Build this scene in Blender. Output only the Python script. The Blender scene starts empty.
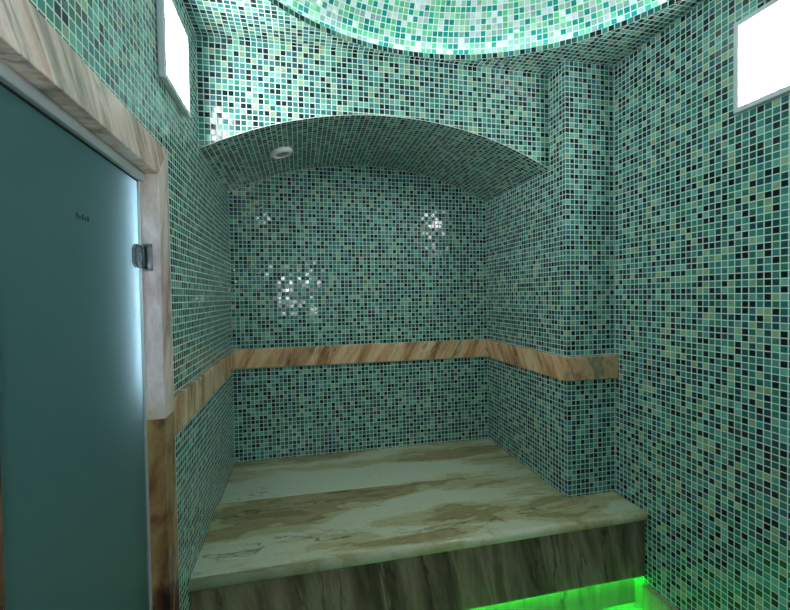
import bpy, bmesh, math, random
from mathutils import Vector, Matrix
random.seed(4)
K = 1.13                    # metres per drawing unit
SC = bpy.context.scene
COL = SC.collection
PI = math.pi

# ---------------------------------------------------------------- measures
XL, XP, XR = -0.385, 1.186, 1.447
YB, YF, YP, YN = 2.53, 1.817, 1.691, -0.55
ZT, ZS, ZA, ZB = 1.053, 0.602, 0.794, -0.942
B1, B2, PR = -0.290, -0.401, 0.020
ZF = -1.372
Y0, Y1 = 0.605, 1.233        # door opening
ZD = 0.336                   # door head
CW = 0.087                   # casing width
SLABY, PANY, RISY = 1.494, 1.518, 1.547
PANZ = -1.238
PITCH = 0.0231

# ---------------------------------------------------------------- helpers
def new_obj(name, bm, mat, parent=None, smooth=False, loc=(0, 0, 0)):
    """drawing-unit bmesh -> mesh object; loc = drawing units, local origin"""
    me = bpy.data.meshes.new(name)
    off = Vector(loc)
    for v in bm.verts:
        v.co = (v.co - off) * K
    bm.normal_update()
    bm.to_mesh(me); bm.free()
    if smooth:
        for p in me.polygons: p.use_smooth = True
    o = bpy.data.objects.new(name, me); COL.objects.link(o)
    if parent is not None:
        o.parent = parent
        o.location = (off - Vector(parent['_o'])) * K
    else:
        o.location = off * K
    if mat: me.materials.append(mat)
    return o

def empty(name, loc, label=None, cat=None, group=None, kind=None):
    o = bpy.data.objects.new(name, None); COL.objects.link(o)
    o.location = Vector(loc) * K
    o['_o'] = list(loc)
    o.empty_display_size = 0.05
    tag(o, label, cat, group, kind)
    return o

def tag(o, label=None, cat=None, group=None, kind=None):
    if label: o['label'] = label
    if cat: o['category'] = cat
    if group: o['group'] = group
    if kind: o['kind'] = kind
    return o

def box(bm, x0, x1, y0, y1, z0, z1):
    vs = [bm.verts.new((x, y, z)) for x in (x0, x1) for y in (y0, y1) for z in (z0, z1)]
    F = [(0, 1, 3, 2), (4, 6, 7, 5), (0, 4, 5, 1), (2, 3, 7, 6), (0, 2, 6, 4), (1, 5, 7, 3)]
    return [bm.faces.new([vs[i] for i in f]) for f in F], vs

def boxuv(bm, u0=0.0, v0=0.0, w0=0.0, pitch=PITCH):
    """tile coordinates from drawing-unit position, by dominant normal"""
    bm.normal_update()
    uv = bm.loops.layers.uv.verify()
    for f in bm.faces:
        n = f.normal
        a = max(range(3), key=lambda i: abs(n[i]))
        for l in f.loops:
            c = l.vert.co
            p = (c.x - u0, c.y - v0, c.z - w0)
            q = (p[1], p[2]) if a == 0 else ((p[0], p[2]) if a == 1 else (p[0], p[1]))
            l[uv].uv = (q[0] / pitch, q[1] / pitch)

def bev(bm, edges, off, seg=3):
    bmesh.ops.bevel(bm, geom=edges, offset=off, segments=seg, profile=0.5, affect='EDGES')

def prism(bm, pts, axis, a0, a1):
    """polygon pts (2D) extruded along axis"""
    def mk(p, a):
        return (a, p[0], p[1]) if axis == 0 else ((p[0], a, p[1]) if axis == 1 else (p[0], p[1], a))
    A = [bm.verts.new(mk(p, a0)) for p in pts]; B = [bm.verts.new(mk(p, a1)) for p in pts]
    n = len(pts)
    bm.faces.new(A); bm.faces.new(B[::-1])
    sides = [bm.faces.new((A[i], A[(i + 1) % n], B[(i + 1) % n], B[i])) for i in range(n)]
    bmesh.ops.recalc_face_normals(bm, faces=bm.faces[:])
    return A, B, sides

# ---------------------------------------------------------------- materials
class NT:
    def __init__(s, name):
        s.m = bpy.data.materials.new(name); s.m.use_nodes = True
        s.t = s.m.node_tree; s.t.nodes.clear()
        s.out = s.n('ShaderNodeOutputMaterial')
    def n(s, t, **kw):
        x = s.t.nodes.new(t)
        for k, v in kw.items(): setattr(x, k, v)
        return x
    def l(s, a, b): s.t.links.new(a, b)
    def set(s, sock, v):
        if isinstance(v, bpy.types.NodeSocket): s.l(v, sock)
        else: sock.default_value = v
    def math(s, op, a, b=None, c=None):
        x = s.n('ShaderNodeMath', operation=op)
        s.set(x.inputs[0], a)
        if b is not None: s.set(x.inputs[1], b)
        if c is not None: s.set(x.inputs[2], c)
        return x.outputs[0]
    def vmath(s, op, a, b=None):
        x = s.n('ShaderNodeVectorMath', operation=op)
        s.set(x.inputs[0], a)
        if b is not None: s.set(x.inputs[1], b)
        return x.outputs[0]
    def ramp(s, fac, stops, interp='LINEAR'):
        x = s.n('ShaderNodeValToRGB'); r = x.color_ramp; r.interpolation = interp
        while len(r.elements) > 1: r.elements.remove(r.elements[-1])
        for i, (p, c) in enumerate(stops):
            e = r.elements[0] if i == 0 else r.elements.new(p)
            e.position = p; e.color = (*c, 1)
        s.l(fac, x.inputs[0]); return x.outputs[0]
    def mix(s, fac, a, b, blend='MIX'):
        x = s.n('ShaderNodeMix', data_type='RGBA', blend_type=blend)
        s.set(x.inputs[0], fac); s.set(x.inputs[6], a); s.set(x.inputs[7], b)
        return x.outputs[2]

def c(r, g, b):            # sRGB 0-255 -> linear
    f = lambda v: (v / 255 / 12.92) if v <= 10 else ((v / 255 + 0.055) / 1.055) ** 2.4
    return (f(r), f(g), f(b))

def mosaic(name, stops, grout, tilt=0.09, gap=0.068, dark=None):
    s = NT(name)
    uv = s.n('ShaderNodeUVMap').outputs[0]
    cell = s.vmath('FLOOR', uv); fr = s.vmath('FRACTION', uv)
    wn = s.n('ShaderNodeTexWhiteNoise', noise_dimensions='3D'); s.l(cell, wn.inputs[0])
    wn2 = s.n('ShaderNodeTexWhiteNoise', noise_dimensions='3D')
    s.l(s.vmath('ADD', cell, (37.3, 11.7, 5.1)), wn2.inputs[0])
    col = s.ramp(wn.outputs['Value'], stops, 'CONSTANT')
    if dark:      # one black tile in most 2 x 2 blocks, the way the sheets are laid
        sc = s.n('ShaderNodeSeparateXYZ'); s.l(cell, sc.inputs[0])
        by = s.math('FLOOR', s.math('DIVIDE', s.math('ADD', sc.outputs[1], .1), 2.0))
        cx = s.math('ADD', sc.outputs[0], by)
        bx = s.math('FLOOR', s.math('DIVIDE', s.math('ADD', cx, .1), 2.0))
        ix = s.math('SUBTRACT', cx, s.math('MULTIPLY', bx, 2.0)); iy = s.math('SUBTRACT', sc.outputs[1], s.math('MULTIPLY', by, 2.0))
        idx = s.math('ADD', ix, s.math('MULTIPLY', iy, 2.0))
        cb = s.n('ShaderNodeCombineXYZ'); s.l(bx, cb.inputs[0]); s.l(by, cb.inputs[1]); cb.inputs[2].default_value = 7.7
        wb = s.n('ShaderNodeTexWhiteNoise', noise_dimensions='3D'); s.l(cb.outputs[0], wb.inputs[0])
        pick = s.math('FLOOR', s.math('MULTIPLY', wb.outputs['Value'], 4.45))
        isd = s.math('COMPARE', pick, idx, 0.3)
        col = s.mix(isd, col, (*dark, 1))
    # small cloudiness within each glass tile, and a shade of its own per tile
    ns = s.n('ShaderNodeTexNoise'); ns.inputs['Scale'].default_value = 1.3; ns.inputs['Detail'].default_value = 2
    s.l(uv, ns.inputs['Vector'])
    v = s.math('ADD', s.math('MULTIPLY', wn2.outputs['Value'], 0.35), s.math('MULTIPLY', ns.outputs[0], 0.5))
    v = s.math('ADD', v, 0.50)
    x = s.n('ShaderNodeHueSaturation'); s.l(v, x.inputs['Value']); s.l(col, x.inputs['Color'])
    col = x.outputs[0]
    sp = s.n('ShaderNodeSeparateXYZ'); s.l(fr, sp.inputs[0])
    dx = s.math('ABSOLUTE', s.math('SUBTRACT', sp.outputs[0], 0.5))
    dy = s.math('ABSOLUTE', s.math('SUBTRACT', sp.outputs[1], 0.5))
    d = s.math('MAXIMUM', dx, dy)
    g = s.n('ShaderNodeMapRange'); s.l(d, g.inputs[0])
    g.inputs[1].default_value = 0.5 - gap - 0.03; g.inputs[2].default_value = 0.5 - gap + 0.02
    mask = g.outputs[0]                                  # 1 in the grout
    color = s.mix(mask, col, (*grout, 1))
    geo = s.n('ShaderNodeNewGeometry')
    rnd = s.vmath('SUBTRACT', wn2.outputs['Color'], (0.5, 0.5, 0.5))
    rs = s.n('ShaderNodeVectorMath', operation='SCALE'); s.l(rnd, rs.inputs[0]); rs.inputs['Scale'].default_value = tilt
    nn = s.vmath('NORMALIZE', s.vmath('ADD', geo.outputs['Normal'], rs.outputs[0]))
    bp = s.n('ShaderNodeBump'); bp.inputs['Distance'].default_value = 0.0012; bp.inputs['Strength'].default_value = 0.6
    s.l(s.math('SUBTRACT', 1.0, mask), bp.inputs['Height']); s.l(nn, bp.inputs['Normal'])
    b = s.n('ShaderNodeBsdfPrincipled')
    s.l(color, b.inputs['Base Color']); s.l(bp.outputs[0], b.inputs['Normal'])
    s.l(s.math('MULTIPLY_ADD', mask, 0.6, 0.13), b.inputs['Roughness'])
    b.inputs['IOR'].default_value = 1.5
    s.l(b.outputs[0], s.out.inputs[0])
    return s.m

GROUT = c(210, 230, 222)
WALLP = [(0.0, c(34, 86, 92)), (0.19, c(64, 142, 138)), (0.40, c(58, 134, 114)),
         (0.57, c(110, 178, 162)), (0.73, c(144, 176, 142)), (0.85, c(42, 108, 98)), (0.93, c(58, 118, 132))]
M_TILE = mosaic('mosaic_wall', WALLP, GROUT, dark=c(20, 38, 44))
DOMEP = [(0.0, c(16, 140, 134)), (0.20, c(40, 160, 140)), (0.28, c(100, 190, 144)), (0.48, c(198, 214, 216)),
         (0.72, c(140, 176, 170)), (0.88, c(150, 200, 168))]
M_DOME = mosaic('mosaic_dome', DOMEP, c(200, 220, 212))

def marble(name, stops, rot=(0, 0, 0), scale=(1, 1, 1), nscale=3.0, detail=8, warp=0.6,
           vein=None, vscale=3.0, vw=0.03, vstr=0.7, rough=0.22, seed=0.0, blobs=None, vstretch=(1, 1, 1)):
    """stops colour ramp over stretched noise; vein = thin dark lines; blobs = ellipses of one colour in the stone"""
    s = NT(name)
    tc = s.n('ShaderNodeTexCoord').outputs['Object']
    mp = s.n('ShaderNodeMapping'); s.l(tc, mp.inputs[0])
    mp.inputs['Location'].default_value = (seed, seed * .7, seed * 1.3)
    mp.inputs['Rotation'].default_value = rot
    mp2 = s.n('ShaderNodeMapping'); s.l(mp.outputs[0], mp2.inputs[0]); mp2.inputs['Scale'].default_value = scale; mp = mp2
    w = s.n('ShaderNodeTexNoise'); s.l(mp.outputs[0], w.inputs['Vector']); w.inputs['Scale'].default_value = nscale * .8
    w.inputs['Detail'].default_value = 4
    ws = s.n('ShaderNodeVectorMath', operation='SCALE'); s.l(w.outputs['Color'], ws.inputs[0]); ws.inputs['Scale'].default_value = warp
    p = s.vmath('ADD', mp.outputs[0], ws.outputs[0])
    nz = s.n('ShaderNodeTexNoise'); s.l(p, nz.inputs['Vector']); nz.inputs['Scale'].default_value = nscale
    nz.inputs['Detail'].default_value = detail; nz.inputs['Roughness'].default_value = 0.6
    fac = nz.outputs[0]
    if blobs:
        for (cx, cy, rx, ry, amt) in blobs:
            q = s.vmath('MULTIPLY', s.vmath('SUBTRACT', s.vmath('ADD', tc, s.vmath('MULTIPLY', ws.outputs[0], (.30, .22, 0))),
                        (cx * K + .15 * warp, cy * K + .11 * warp, 0)), (1 / (rx * K), 1 / (ry * K), 0))
            ln = s.n('ShaderNodeVectorMath', operation='LENGTH'); s.l(q, ln.inputs[0])
            mr = s.n('ShaderNodeMapRange', interpolation_type='SMOOTHSTEP'); s.l(ln.outputs['Value'], mr.inputs[0])
            mr.inputs[1].default_value = 1.1; mr.inputs[2].default_value = .6
            mr.inputs[3].default_value = 0; mr.inputs[4].default_value = amt
            fac = s.math('ADD', fac, mr.outputs[0])
    col = s.ramp(fac, stops)
    fine = s.n('ShaderNodeTexNoise'); s.l(tc, fine.inputs['Vector']); fine.inputs['Scale'].default_value = 90
    fine.inputs['Detail'].default_value = 3
    hs = s.n('ShaderNodeHueSaturation'); s.l(col, hs.inputs['Color'])
    s.l(s.math('MULTIPLY_ADD', fine.outputs[0], 0.30, 0.85), hs.inputs['Value'])
    col = hs.outputs[0]
    if vein:
        v2 = s.n('ShaderNodeTexNoise'); s.l(s.vmath('MULTIPLY', p, vstretch), v2.inputs['Vector']); v2.inputs['Scale'].default_value = vscale
        v2.inputs['Detail'].default_value = 5; v2.inputs['Roughness'].default_value = .55
        dd = s.math('ABSOLUTE', s.math('SUBTRACT', v2.outputs[0], 0.5))
        mr = s.n('ShaderNodeMapRange'); s.l(dd, mr.inputs[0])
        mr.inputs[1].default_value = 0; mr.inputs[2].default_value = vw; mr.inputs[3].default_value = vstr; mr.inputs[4].default_value = 0
        v3 = s.n('ShaderNodeTexNoise'); s.l(s.vmath('ADD', p, (9, 3, 1)), v3.inputs['Vector']); v3.inputs['Scale'].default_value = vscale * .9
        gate = s.n('ShaderNodeMapRange'); s.l(v3.outputs[0], gate.inputs[0]); gate.inputs[1].default_value = .48; gate.inputs[2].default_value = .6
        col = s.mix(s.math('MULTIPLY', mr.outputs[0], gate.outputs[0]), col, (*vein, 1))
    b = s.n('ShaderNodeBsdfPrincipled'); s.l(col, b.inputs['Base Color']); b.inputs['Roughness'].default_value = rough
    s.l(b.outputs[0], s.out.inputs[0])
    return s.m

def plain(name, col, rough=.4, metal=0.0, bump=0.0):
    s = NT(name)
    b = s.n('ShaderNodeBsdfPrincipled')
    tc = s.n('ShaderNodeTexCoord').outputs['Object']
    nz = s.n('ShaderNodeTexNoise'); s.l(tc, nz.inputs['Vector']); nz.inputs['Scale'].default_value = 60
    hs = s.n('ShaderNodeHueSaturation'); hs.inputs['Color'].default_value = (*col, 1)
    s.l(s.math('MULTIPLY_ADD', nz.outputs[0], .12, .94), hs.inputs['Value'])
    s.l(hs.outputs[0], b.inputs['Base Color'])
    b.inputs['Roughness'].default_value = rough; b.inputs['Metallic'].default_value = metal
    s.l(b.outputs[0], s.out.inputs[0]); return s.m

def emit(name, col, st):
    s = NT(name); e = s.n('ShaderNodeEmission'); e.inputs[0].default_value = (*col, 1); e.inputs[1].default_value = st
    s.l(e.outputs[0], s.out.inputs[0]); return s.m

def frosted(name):
    s = NT(name)
    d = s.n('ShaderNodeBsdfDiffuse'); d.inputs[0].default_value = (*c(70, 132, 126), 1)
    t = s.n('ShaderNodeBsdfTranslucent'); t.inputs[0].default_value = (.68, .80, .88, 1)
    g = s.n('ShaderNodeBsdfGlossy'); g.inputs['Roughness'].default_value = .38; g.inputs[0].default_value = (.7, .85, .85, 1)
    m = s.n('ShaderNodeMixShader'); m.inputs[0].default_value = .70; s.l(d.outputs[0], m.inputs[1]); s.l(t.outputs[0], m.inputs[2])
    f = s.n('ShaderNodeFresnel'); f.inputs[0].default_value = 1.45
    m2 = s.n('ShaderNodeMixShader'); s.l(f.outputs[0], m2.inputs[0]); s.l(m.outputs[0], m2.inputs[1]); s.l(g.outputs[0], m2.inputs[2])
    s.l(m2.outputs[0], s.out.inputs[0]); return s.m

TAN = [(0.30, c(128, 92, 66)), (0.42, c(196, 150, 112)), (0.50, c(228, 184, 142)), (0.58, c(236, 208, 170)), (0.70, c(176, 130, 98))]
def band_mat(name, seed, rot):
    return marble(name, TAN, rot=rot, scale=(9, 9, 1.6), nscale=1.1, warp=.5, vein=c(60, 44, 36), vscale=1.4, vw=.03, vstr=.8, seed=seed)
M_BANDX = band_mat('marble_band_back', 2.0, (0, math.radians(-28), 0))
M_BANDL = band_mat('marble_band_left', 5.0, (math.radians(8), 0, 0))
M_BANDP = band_mat('marble_band_pillar_side', 9.0, (math.radians(35), 0, 0))
M_BANDF = marble('marble_band_pillar_front', [(0.32, c(110, 98, 82)), (0.42, c(190, 142, 110)), (0.5, c(220, 170, 134)), (0.6, c(140, 134, 112)), (0.7, c(210, 166, 126))],
                 rot=(0, math.radians(25), 0), scale=(5, 5, 3), nscale=1.6, warp=.8, vein=c(40, 44, 38), vscale=2.2, vw=.035, vstr=.8, seed=14)
SEAT = [(0.34, c(206, 212, 190)), (0.46, c(208, 208, 178)), (0.54, c(184, 178, 138)), (0.60, c(192, 186, 146)), (0.66, c(154, 142, 102)), (0.74, c(170, 158, 116)), (0.86, c(140, 126, 90))]
# bench-local coordinates: x from left wall, y from slab front edge (drawing units)
M_SEAT_F = marble('marble_seat_front', SEAT, scale=(1.3, 4.2, 1), nscale=2.2, detail=12, warp=.45, vein=c(74, 56, 34), vscale=1.3, vw=.012, vstr=.75, seed=3.1,
                  blobs=[(.45, .44, .55, .12, .24), (.22, .30, .34, .10, .16), (1.0, .20, .45, .07, .14), (1.50, .12, .22, .12, .16), (.85, .05, .32, .035, .20), (.15, .08, .30, .08, -.12), (1.0, .34, .30, .07, -.12)])
M_SEAT_B = marble('marble_seat_back', SEAT, scale=(1.3, 4.2, 1), nscale=2.2, detail=12, warp=.45, vein=c(74, 56, 34), vscale=1.3, vw=.010, vstr=.7, seed=7.7,
                  blobs=[(.30, 1.0, .50, .07, .20), (1.25, .85, .45, .10, .22), (.5, .66, .80, .15, -.26)])
PANEL = [(0.30, c(58, 48, 42)), (0.42, c(112, 96, 82)), (0.52, c(152, 136, 118)), (0.62, c(110, 92, 76)), (0.75, c(90, 74, 58))]
M_PANEL = marble('marble_panel', PANEL, rot=(0, math.radians(10), 0), scale=(6, 6, .9), nscale=1.2, warp=.5, vein=c(26, 26, 20), vscale=1.7, vw=.03, vstr=.85, seed=1.2, rough=.35)
M_RISER = marble('marble_riser', [(0.3, c(130, 124, 104)), (0.5, c(176, 172, 150)), (0.7, c(150, 140, 116))], scale=(6, 6, .9), nscale=1.2, warp=.5,
                 vein=c(50, 50, 40), vscale=1.7, vw=.03, vstr=.6, seed=4.2, rough=.3)
M_FLOOR = marble('marble_floor', [(0.3, c(150, 146, 124)), (0.5, c(190, 188, 166)), (0.7, c(164, 150, 120))], nscale=2.2, vein=c(80, 66, 46), vw=.015, seed=8.8)
M_LINTEL = marble('marble_lintel', [(0.32, c(110, 112, 106)), (0.42, c(200, 176, 166)), (0.52, c(240, 216, 208)), (0.60, c(214, 178, 162)), (0.70, c(140, 132, 122))],
                  rot=(math.radians(-38), 0, 0), scale=(5, 12, 1.6), nscale=1.0, warp=.4, vein=c(84, 96, 84), vscale=1.4, vw=.035, vstr=.6, seed=6.0)
M_JAMB_U = marble('marble_jamb_upper', [(0.32, c(176, 142, 138)), (0.5, c(240, 218, 216)), (0.62, c(216, 190, 174)), (0.75, c(180, 154, 134))],
                  scale=(6, 6, 1.6), rot=(math.radians(12), 0, 0), nscale=1.2, warp=.5, vein=c(120, 78, 60), vscale=1.4, vw=.03, vstr=.6, seed=3.0)
M_JAMB_L = marble('marble_jamb_lower', [(0.36, c(58, 40, 32)), (0.45, c(104, 66, 48)), (0.52, c(150, 112, 76)), (0.60, c(176, 146, 98)), (0.72, c(84, 56, 44))],
                  scale=(5, 5, 1.8), rot=(math.radians(18), 0, 0), nscale=1.5, warp=.7, vein=c(34, 26, 22), vscale=1.8, vw=.04, vstr=.8, seed=11.0)
M_CAULK = plain('white_caulk', c(215, 225, 218), .6)
M_WHITE = plain('white_plastic', c(246, 246, 244), .3)
M_BEZEL = plain('grey_bezel', c(206, 216, 222), .4)
M_LENSG = plain('grey_lens', c(140, 150, 140), .3)
M_CHROME = plain('chrome', c(104, 112, 114), .25, 1.0)
M_ALU = plain('brushed_aluminium', c(196, 206, 210), .35, .5)
M_DARK = plain('dark_gasket', c(22, 26, 26), .6)
M_STAMP = plain('stamp_ink', c(40, 70, 72), .5)
M_HALL = plain('hallway_paint', c(90, 104, 104), .8)
M_GLASS = frosted('frosted_glass')
M_LAMP = emit('lamp_panel', (0.97, 0.98, 0.98), 12.5)
M_COVE = emit('cove_strip', (0.86, 0.94, 1.0), 4.6)
M_LED = emit('green_led', (0.0, 1.0, 0.02), 32.0)

# ---------------------------------------------------------------- setting: walls
T = 0.05
def wall(name, build, mat=M_TILE, uv=(0, 0, 0)):
    bm = bmesh.new(); build(bm)
    bmesh.ops.recalc_face_normals(bm, faces=bm.faces[:])
    boxuv(bm, *uv)
    return tag(new_obj(name, bm, mat), kind='structure')

def left_build(bm):
    co = 0.012                                         # opening lies behind the casing
    ya, yb, zd = Y0 - co, Y1 + co, ZD + co
    TL = 0.075
    box(bm, XL - TL, XL, YN, ya, ZF, ZT)
    box(bm, XL - TL, XL, yb, YB, ZF, ZT)
    box(bm, XL - TL, XL, ya, yb, zd, ZT)
wall('wall_left', left_build, uv=(0, YF, ZT))
wall('wall_right', lambda bm: box(bm, XR, XR + T, YN, YP + .05, ZF, ZT), uv=(0, YP, ZT))
wall('wall_behind', lambda bm: box(bm, XL, XR, YN - T, YN, ZF, ZT), uv=(XL, 0, ZT))
wall('wall_pillar', lambda bm: box(bm, XP, XR, YP, YB, ZF, ZT), uv=(XP, YP, ZT))

cxA = (XL + XP) / 2; hw = (XP - XL) / 2; rise = ZA - ZS
RA = (hw * hw + rise * rise) / (2 * rise); zcA = ZA - RA
NA = 48
angA = math.asin(hw / RA)
arc = [(cxA + RA * math.sin(t), zcA + RA * math.cos(t)) for t in [(-angA + 2 * angA * i / NA) for i in range(NA + 1)]]
def back_build(bm):
    pts = [(XL, ZF), (XP, ZF)] + arc[::-1]
    prism(bm, pts, 1, YB, YB + T)
wall('wall_back', back_build, uv=(XL, 0, B1))
# arched wall over the niche, its curved underside tiled along the arc
bm = bmesh.new()
A, B, sides = prism(bm, arc + [(XP, ZT), (XL, ZT)], 1, YF, YB)
boxuv(bm, XL, YF, ZT)
uvl = bm.loops.layers.uv.verify()
nt = round(2 * angA * RA / PITCH)
for i in range(NA):
    f = sides[i]
    for l in f.loops:
        j = i if (l.vert is A[i] or l.vert is B[i]) else i + 1
        l[uvl].uv = (j / NA * nt + 200, (l.vert.co.y - YF) / PITCH)
tag(new_obj('wall_arch', bm, M_TILE), kind='structure')

# thin pale caulk joints along the corners of the tiling
def caulk(name, pts, r=0.0016):
    bm = bmesh.new()
    rings = []
    for i, p in enumerate(pts):
        p = Vector(p)
        d = (Vector(pts[min(i + 1, len(pts) - 1)]) - Vector(pts[max(i - 1, 0)])).normalized()
        a = Vector((0, 1, 0)) if abs(d.y) < .9 else Vector((1, 0, 0))
        s1 = d.cross(a).normalized(); s2 = d.cross(s1)
        rings.append([bm.verts.new(p + (s1 * math.cos(k * PI / 3) + s2 * math.sin(k * PI / 3)) * r) for k in range(6)])
    for a, b in zip(rings, rings[1:]):
        for k in range(6): bm.faces.new((a[k], a[(k + 1) % 6], b[(k + 1) % 6], b[k]))
    bm.faces.new(rings[0]); bm.faces.new(rings[-1][::-1])
    bmesh.ops.recalc_face_normals(bm, faces=bm.faces[:])
    return tag(new_obj(name, bm, M_CAULK), kind='structure')
caulk('trim_5', [(x, YF, z) for x, z in arc])
caulk('trim_6', [(x, YB, z) for x, z in arc])
caulk('trim_7', [(XR, YP, ZB + .003), (XR, YP, ZT)])
caulk('trim_8', [(XP, YP, ZB + .003), (XP, YP, ZT)], .0012)

# ---------------------------------------------------------------- ceiling and dome
DCX, DCY, DA, DB = (XL + XR) / 2, 0.930, 0.905, 0.867
LIP, TRO, ND = 0.024, 0.060, 144
def ell(t, a, b, z): return (DCX + a * math.cos(t), DCY + b * math.sin(t), z)
angs = [2 * PI * i / ND for i in range(ND)]
corn = [(XR, YF), (XL, YF), (XL, YN), (XR, YN)]
angs += [math.atan2((y - DCY) / DB, (x - DCX) / DA) % (2 * PI) for x, y in corn]
angs = sorted(angs)
def rect_hit(t):
    dx, dy = DA * math.cos(t), DB * math.sin(t)
    k = min([((XR - DCX) / dx) if dx > 1e-9 else 1e9, ((XL - DCX) / dx) if dx < -1e-9 else 1e9,
             ((YF - DCY) / dy) if dy > 1e-9 else 1e9, ((YN - DCY) / dy) if dy < -1e-9 else 1e9])
    return (DCX + dx * k, DCY + dy * k, ZT)
bm = bmesh.new()
rows = [[bm.verts.new(rect_hit(t)) for t in angs], [bm.verts.new(ell(t, DA, DB, ZT)) for t in angs],
        [bm.verts.new(ell(t, DA, DB, ZT + LIP)) for t in angs], [bm.verts.new(ell(t, DA + .006, DB + .006, ZT + LIP)) for t in angs],
        [bm.verts.new(ell(t, DA + .006, DB + .006, ZT + .006)) for t in angs], [bm.verts.new(ell(t, DA + TRO, DB + TRO, ZT + .006)) for t in angs]]
n = len(angs)
fl = []
for r in range(5):
    for i in range(n):
        j = (i + 1) % n
        fl.append((r, i, bm.faces.new((rows[r][i], rows[r][j], rows[r + 1][j], rows[r + 1][i]))))
bmesh.ops.recalc_face_normals(bm, faces=bm.faces[:])
boxuv(bm, XL, YF, 0)
uvl = bm.loops.layers.uv.verify()
NTD = 240
for r, i, f in fl:
    if r == 0: continue
    for l in f.loops:
        k = next(q for q in (i, (i + 1) % n) for rr in rows if rr[q] is l.vert)
        t = angs[k]
        if k == 0 and i == n - 1: t = 2 * PI
        l[uvl].uv = (t / (2 * PI) * NTD, (l.vert.co.z - ZT) / LIP * 0.98 + .01 + 300)
tag(new_obj('ceiling', bm, M_TILE), kind='structure')

DRISE = 0.46
bm = bmesh.new(); uvl = bm.loops.layers.uv.verify()
NR = 36; prev = None
def dome_ring(k):
    ph = (PI / 2) * k / NR
    s = math.cos(ph)
    return [bm.verts.new(ell(2 * PI * i / ND, (DA + TRO) * s, (DB + TRO) * s, ZT + .006 + DRISE * math.sin(ph))) for i in range(ND)]
arcl = 0; prev = dome_ring(0); pl = 0
for k in range(1, NR + 1):
    if k < NR:
        cur = dome_ring(k)
        ln = pl + (cur[36].co - prev[36].co).length
        for i in range(ND):
            j = (i + 1) % ND
            f = bm.faces.new((prev[j], prev[i], cur[i], cur[j]))
            us = {prev[i]: (i, pl), prev[j]: (i + 1, pl), cur[i]: (i, ln), cur[j]: (i + 1, ln)}
            for l in f.loops: l[uvl].uv = (us[l.vert][0] / ND * NTD, us[l.vert][1] / PITCH)
        prev, pl = cur, ln
    else:
        top = bm.verts.new((DCX, DCY, ZT + .006 + DRISE))
        for i in range(ND):
            f = bm.faces.new((prev[(i + 1) % ND], prev[i], top))
            for l in f.loops: l[uvl].uv = ((i + .5) / ND * NTD, pl / PITCH)
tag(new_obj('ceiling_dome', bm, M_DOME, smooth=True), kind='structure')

# cove strip behind the lip, all the way round the dome
bm = bmesh.new()
rr = [[bm.verts.new(ell(2 * PI * i / ND, DA + .020 + dx, DB + .020 + dx, ZT + dz)) for i in range(ND)]
      for dx, dz in ((-.006, .008), (.006, .008), (.006, .017), (-.006, .017))]
for q in range(4):
    for i in range(ND):
        bm.faces.new((rr[q][i], rr[q][(i + 1) % ND], rr[(q + 1) % 4][(i + 1) % ND], rr[(q + 1) % 4][i]))
bmesh.ops.recalc_face_normals(bm, faces=bm.faces[:])
tag(new_obj('cove_light', bm, M_COVE, loc=(DCX, DCY, ZT)), 'white light strip hidden behind the rim of the mosaic dome', 'strip light')

# ---------------------------------------------------------------- floor, baseboard
bm = bmesh.new(); box(bm, XL, XR, YN, YB, ZF - T, ZF)
tag(new_obj('floor', bm, M_FLOOR), kind='structure')
bm = bmesh.new(); fs, vs = box(bm, XR - .030, XR, YN, RISY, ZF, -1.265)
tag(new_obj('baseboard_right', bm, M_RISER), kind='structure')

# ---------------------------------------------------------------- marble band (trim)
def band(name, x0, x1, y0, y1, mat, b=.003):
    bm = bmesh.new(); box(bm, x0, x1, y0, y1, B2, B1)
    bev(bm, bm.edges[:], b, 2)
    return tag(new_obj(name, bm, mat, smooth=False), kind='structure')
band('trim_1', XL, XL + PR, Y1 + CW, YB - PR, M_BANDL)
band('trim_2', XL, XP, YB - PR, YB, M_BANDX)
band('trim_3', XP - PR, XP, YP, YB - PR, M_BANDP)
band('trim_4', XP - PR, XR, YP - PR, YP, M_BANDF, .005)

# ---------------------------------------------------------------- door
door = empty('door_1', (XL, (Y0 + Y1) / 2, ZF), kind='structure')
XC0, XC1 = -0.3965, XL + .022        # casing depth (reveal) to front face
def casing(name, pts, mat):
    bm = bmesh.new(); prism(bm, pts, 0, XC0 - .062, XC1)
    bev(bm, bm.edges[:], .0015, 1)
    return new_obj(name, bm, mat, door, loc=(XL, 0, 0))
YI, YO = Y1, Y1 + CW
ZJ = -0.322
lin = casing('lintel', [(Y0, ZD), (YI, ZD), (YO, ZD + CW), (Y0 - CW, ZD + CW)], M_LINTEL); lin['label'] = 'pinkish marble door lintel with grey streaks'
ju = casing('jamb', [(YI, ZJ), (YO, ZJ), (YO, ZD + CW), (YI, ZD)], M_JAMB_U); ju['label'] = 'pale upper jamb stone'
jl = casing('jamb', [(YI, ZF), (YO, ZF), (YO, ZJ), (YI, ZJ)], M_JAMB_L); jl['label'] = 'red-brown lower jamb stone'
casing('jamb', [(Y0 - CW, ZF), (Y0, ZF), (Y0, ZD), (Y0 - CW, ZD + CW)], M_JAMB_L)
GX = -0.410                                                   # glass face
bm = bmesh.new(); box(bm, GX - .008, GX, Y0 + .010, Y1 - .016, ZF + .01, ZD - .026)
bev(bm, bm.edges[:], .001, 1)
glass = new_obj('glass_panel', bm, M_GLASS, door); glass['label'] = 'frosted teal glass'
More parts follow.
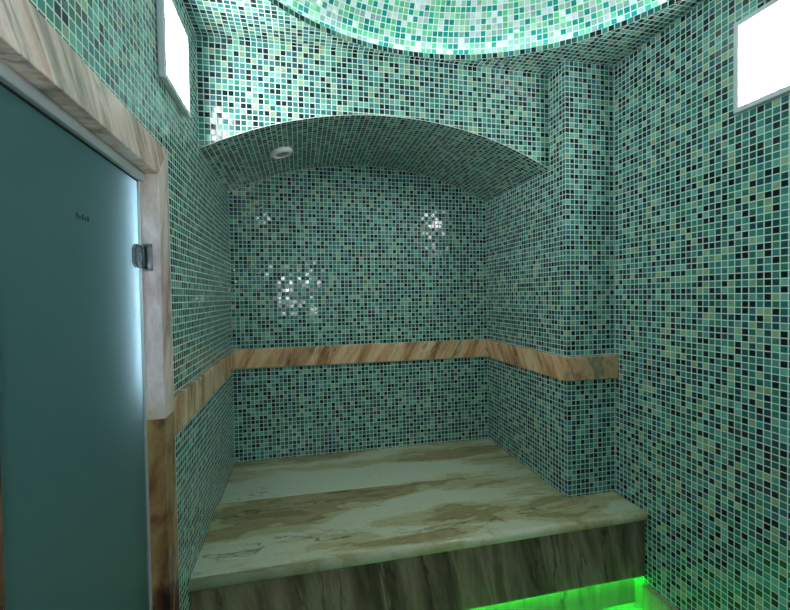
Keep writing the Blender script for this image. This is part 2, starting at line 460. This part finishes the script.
# aluminium header rail and side channel
bm = bmesh.new(); box(bm, GX - .02, XC0 + .0005, Y0, Y1 - .0005, ZD - .0235, ZD - .0005); bev(bm, bm.edges[:], .002, 2)
hd = new_obj('header_rail', bm, M_ALU, door)
bm = bmesh.new(); box(bm, GX - .02, GX + .004, Y1 - .012, Y1 - .0005, ZF, ZD - .0240); bev(bm, bm.edges[:], .0015, 2)
new_obj('side_seal', bm, M_ALU, door)
bm = bmesh.new(); box(bm, GX - .012, GX + .003, Y0, Y1 - .013, ZD - .0262, ZD - .0240)
new_obj('gasket', bm, M_DARK, door)
# clamp hinge
HZ = 0.113
bm = bmesh.new()
y0h, y1h, hh = Y1 - .066, Y1 - .020, .030
pts = [(y0h, HZ - hh + .012), (y0h + .014, HZ - hh), (y1h, HZ - hh), (y1h, HZ - .012), (y1h - .016, HZ - .010), (y1h - .016, HZ + .010),
       (y1h, HZ + .012), (y1h, HZ + hh), (y0h + .014, HZ + hh), (y0h, HZ + hh - .012)]
prism(bm, pts, 0, GX + .0002, GX + .010); bev(bm, bm.edges[:], .002, 2)
hinge = new_obj('hinge', bm, M_CHROME, door, loc=(GX, Y1 - .04, HZ)); hinge['label'] = 'chrome clamp hinge'; hinge['_o'] = [GX, Y1 - .04, HZ]
bm = bmesh.new(); box(bm, GX + .0045, GX + .028, Y1 - .0045, Y1 - .0002, HZ - .036, HZ + .036); bev(bm, bm.edges[:], .0012, 2)
new_obj('wall_plate', bm, M_CHROME, hinge)
def cyl(bm, cx, cy, z0, z1, r, seg=20, axis='z'):
    m = Matrix.Translation((cx, cy, (z0 + z1) / 2))
    bmesh.ops.create_cone(bm, cap_ends=True, segments=seg, radius1=r, radius2=r, depth=z1 - z0, matrix=m)
bm = bmesh.new(); cyl(bm, GX + .008, Y1 - .013, HZ - .024, HZ + .024, .0065)
new_obj('knuckle', bm, M_CHROME, hinge, smooth=False)
for dz in (-.028, .028):
    bm = bmesh.new()
    bmesh.ops.create_cone(bm, cap_ends=True, segments=12, radius1=.0038, radius2=.003, depth=.003, matrix=Matrix.Translation((GX + .014, Y1 - .006, HZ + dz)) @ Matrix.Rotation(PI / 2, 4, 'X'))
    new_obj('screw', bm, M_DARK, hinge)
# small stamp on the glass
bm = bmesh.new()
for i in range(5):
    y = .905 + i * .0105
    box(bm, GX + .0001, GX + .0008, y, y + .006, .157, .168 - (.004 if i % 2 else 0))
st = new_obj('glass_stamp', bm, M_STAMP, door); st['label'] = 'tiny dark stamp on the glass'
# dim hallway beyond the glass, with its own lamp
bm = bmesh.new(); fs, vs = box(bm, XL - 1.2, XL - .075, Y0 - .45, Y1 + .45, ZF - .01, ZT)
bm.faces.remove(fs[1])
bmesh.ops.reverse_faces(bm, faces=bm.faces[:])
tag(new_obj('wall_hallway', bm, M_HALL), kind='structure')

# ---------------------------------------------------------------- bench
ORI = (XL, SLABY, ZF)
bench = empty('bench', (XL, SLABY, ZF), 'wide built-in marble bench filling the arched mosaic niche', 'bench')
def slab(name, pts, z0, z1, mat, bevedges, r):
    bm = bmesh.new(); A, B, s = prism(bm, pts, 2, z0, z1)
    es = []
    for i in bevedges:
        j = (i + 1) % len(pts)
        for L in (A, B):
            es.append(bm.edges.get((L[i], L[j])))
    if 0 in bevedges and 1 in bevedges: es.append(bm.edges.get((A[1], B[1])))
    bev(bm, es, r, 6)
    for f in bm.faces: f.smooth = True
    o = new_obj(name, bm, mat, bench, loc=(XL, SLABY, z0))
    for p in o.data.polygons: p.use_smooth = True
    m = o.modifiers.new('wn', 'WEIGHTED_NORMAL'); m.keep_sharp = True
    return o
e = .0015
XS = XR - .0025
s1 = slab('seat_slab', [(XL + e, SLABY), (XS, SLABY), (XS, YP - e), (XP - e, YP - e), (XP - e, 2.011), (XL + e, 2.038)], ZB - .044, ZB, M_SEAT_F, [0, 1], .0195)
s1['label'] = 'front marble slab with a rounded nose'
bm = bmesh.new(); prism(bm, [(XL + e, 2.0412), (XP - e, 2.0142), (XP - e, YB - e), (XL + e, YB - e)], 2, ZB - .044, ZB); bev(bm, bm.edges[:], .002, 1)
s2 = new_obj('seat_slab', bm, M_SEAT_B, bench, loc=(XL, SLABY, ZB - .044)); s2['label'] = 'rear marble slab against the back wall'
# front panel, overhanging the recessed riser
bm = bmesh.new(); box(bm, XL + e, XR - e, PANY, PANY + .020, PANZ, ZB - .044); bev(bm, bm.edges[:], .001, 1)
new_obj('front_panel', bm, M_PANEL, bench, loc=(XL, PANY, PANZ))['label'] = 'dark-veined marble front panel'
bm = bmesh.new(); box(bm, XL + e, XR - e, RISY + .001, RISY + .02, ZF + .0002, ZB - .044); bev(bm, bm.edges[:], .001, 1)
new_obj('riser', bm, M_RISER, bench, loc=(XL, RISY, ZF))
# green strip under the panel
bm = bmesh.new(); box(bm, XL + .02, XR - .012, PANY + .0208, PANY + .0262, PANZ + .004, PANZ + .012)
tag(new_obj('light_strip', bm, M_LED, loc=(XL, PANY, PANZ)), 'green light strip glowing under the bench front panel', 'strip light')

# ---------------------------------------------------------------- lit wall panels
def wall_light(name, side, yc, zc, label, w=.300, h=.298):
    """side +1: hangs on the left wall and faces right; -1: on the right wall"""
    x0 = XL if side > 0 else XR
    t = empty(name, (x0, yc, zc), label, 'wall light', 'square wall lights')
    D = .020
    def bx(bm, a, b, ya, yb, za, zb):
        xa, xb = x0 + side * a, x0 + side * b
        box(bm, min(xa, xb), max(xa, xb), ya, yb, za, zb)
    bm = bmesh.new(); bx(bm, .0005, D - .006, yc - w / 2 + .004, yc + w / 2 - .004, zc - h / 2 + .004, zc + h / 2 - .004)
    new_obj('housing', bm, M_BEZEL, t)
    bm = bmesh.new(); b = .017
    oy0, oy1, oz0, oz1 = yc - w / 2, yc + w / 2, zc - h / 2, zc + h / 2
    pts_o = [(oy0, oz0), (oy1, oz0), (oy1, oz1), (oy0, oz1)]
    pts_i = [(oy0 + b, oz0 + b), (oy1 - b, oz0 + b), (oy1 - b, oz1 - b), (oy0 + b, oz1 - b)]
    def V(p, a): return bm.verts.new((x0 + side * a, p[0], p[1]))
    O0 = [V(p, .004) for p in pts_o]; O1 = [V(p, D) for p in pts_o]
    I1 = [V(p, D) for p in pts_i]; I0 = [V(p, .004) for p in pts_i]
    for R1, R2 in ((O0, O1), (O1, I1), (I1, I0), (I0, O0)):
        for i in range(4):
            j = (i + 1) % 4; bm.faces.new((R1[i], R1[j], R2[j], R2[i]))
    bmesh.ops.recalc_face_normals(bm, faces=bm.faces[:])
    bev(bm, [ed for ed in bm.edges if ed.verts[0] in O1 and ed.verts[1] in O1], .002, 2)
    new_obj('frame', bm, M_BEZEL, t)
    bm = bmesh.new(); bx(bm, D - .0055, D - .003, oy0 + b + .0005, oy1 - b - .0005, oz0 + b + .0005, oz1 - b - .0005)
    new_obj('diffuser', bm, M_LAMP, t)
    return t
wall_light('wall_light', -1, 1.127 - .150, .741, 'bright square wall light with grey frame on the right wall')
wall_light('wall_light', 1, 1.468, .782, 'bright square wall light on the left wall beside the door', w=.285, h=.285)

# ---------------------------------------------------------------- small round ceiling fitting in the arch
lx, ly = -.079, 2.150
tt = math.asin((lx - cxA) / RA); nrm = Vector((math.sin(tt), 0, math.cos(tt)))
base = Vector((cxA, 0, zcA)) + nrm * RA; base.y = ly
dl = empty('round_spotlight', base, 'small round white unlit spotlight set in the arched niche ceiling', 'ceiling light')
def lathe(name, prof, mat, parent):
    bm = bmesh.new(); q = nrm.to_track_quat('Z', 'Y').to_matrix(); prev = None; N = 40
    for r, h in prof:
        cur = [bm.verts.new(base + q @ Vector((r * math.cos(2 * PI * i / N), r * math.sin(2 * PI * i / N), -h))) for i in range(N)]
        if prev:
            for i in range(N): bm.faces.new((prev[i], prev[(i + 1) % N], cur[(i + 1) % N], cur[i]))
        else: bm.faces.new(cur)
        prev = cur
    bm.faces.new(prev); bmesh.ops.recalc_face_normals(bm, faces=bm.faces[:])
    return new_obj(name, bm, mat, parent, smooth=False, loc=tuple(base))
lathe('ring', [(.053, .001), (.055, .006), (.053, .015), (.045, .021), (.038, .021), (.035, .013), (.035, .005)], M_WHITE, dl)
lathe('lens', [(.034, .0055), (.034, .012), (.029, .017), (.015, .019)], M_LENSG, dl)

# ---------------------------------------------------------------- lights
def point(name, loc, e_, col, r):
    L = bpy.data.lights.new(name, 'POINT'); L.energy = e_; L.color = col; L.shadow_soft_size = r
    o = bpy.data.objects.new(name, L); COL.objects.link(o); o.location = Vector(loc) * K
    return o
L = bpy.data.lights.new('hallway_lamp', 'AREA'); L.shape = 'RECTANGLE'; L.size = .55 * K; L.size_y = .02 * K
L.energy = 1.2; L.color = (.85, .95, 1.0)
o = bpy.data.objects.new('hallway_lamp', L); COL.objects.link(o)
o.matrix_world = Matrix.Translation(Vector((XL - .10, Y1 + .012, .05)) * K) @ Matrix(((0, 0, -1, 0), (0, 1, 0, 0), (1, 0, 0, 0), (0, 0, 0, 1)))
point('camera_flash', (-.03, -.04, .10), 5.0, (.88, .94, 1.0), .03)

w = bpy.data.worlds.new('world'); SC.world = w; w.use_nodes = True
w.node_tree.nodes['Background'].inputs[0].default_value = (0.0, 0.0, 0.0, 1)

# ---------------------------------------------------------------- camera
f, yaw, pitch, roll = 417.893, 0.2224, -0.0212, -0.0156
cy, sy, cp, sp, cr, sr = math.cos(yaw), math.sin(yaw), math.cos(pitch), math.sin(pitch), math.cos(roll), math.sin(roll)
F = Vector((sy * cp, cy * cp, sp)); U0 = Vector((-sy * sp, -cy * sp, cp)); R0 = Vector((cy, -sy, 0))
R = R0 * cr + U0 * sr; U = -R0 * sr + U0 * cr
cam = bpy.data.cameras.new('camera'); co = bpy.data.objects.new('camera', cam); COL.objects.link(co)
cam.sensor_fit = 'HORIZONTAL'; cam.sensor_width = 36; cam.lens = f / 790 * 36; cam.clip_start = .01
m = Matrix((R, U, -F)).transposed().to_4x4(); co.matrix_world = m
SC.camera = co
SC.view_settings.view_transform = 'Standard'; SC.view_settings.look = 'None'
SC.view_settings.gamma = 1; SC.view_settings.use_curve_mapping = False
SC.view_settings.exposure = 1.7
for o in bpy.data.objects:
    if '_o' in o: del o['_o']
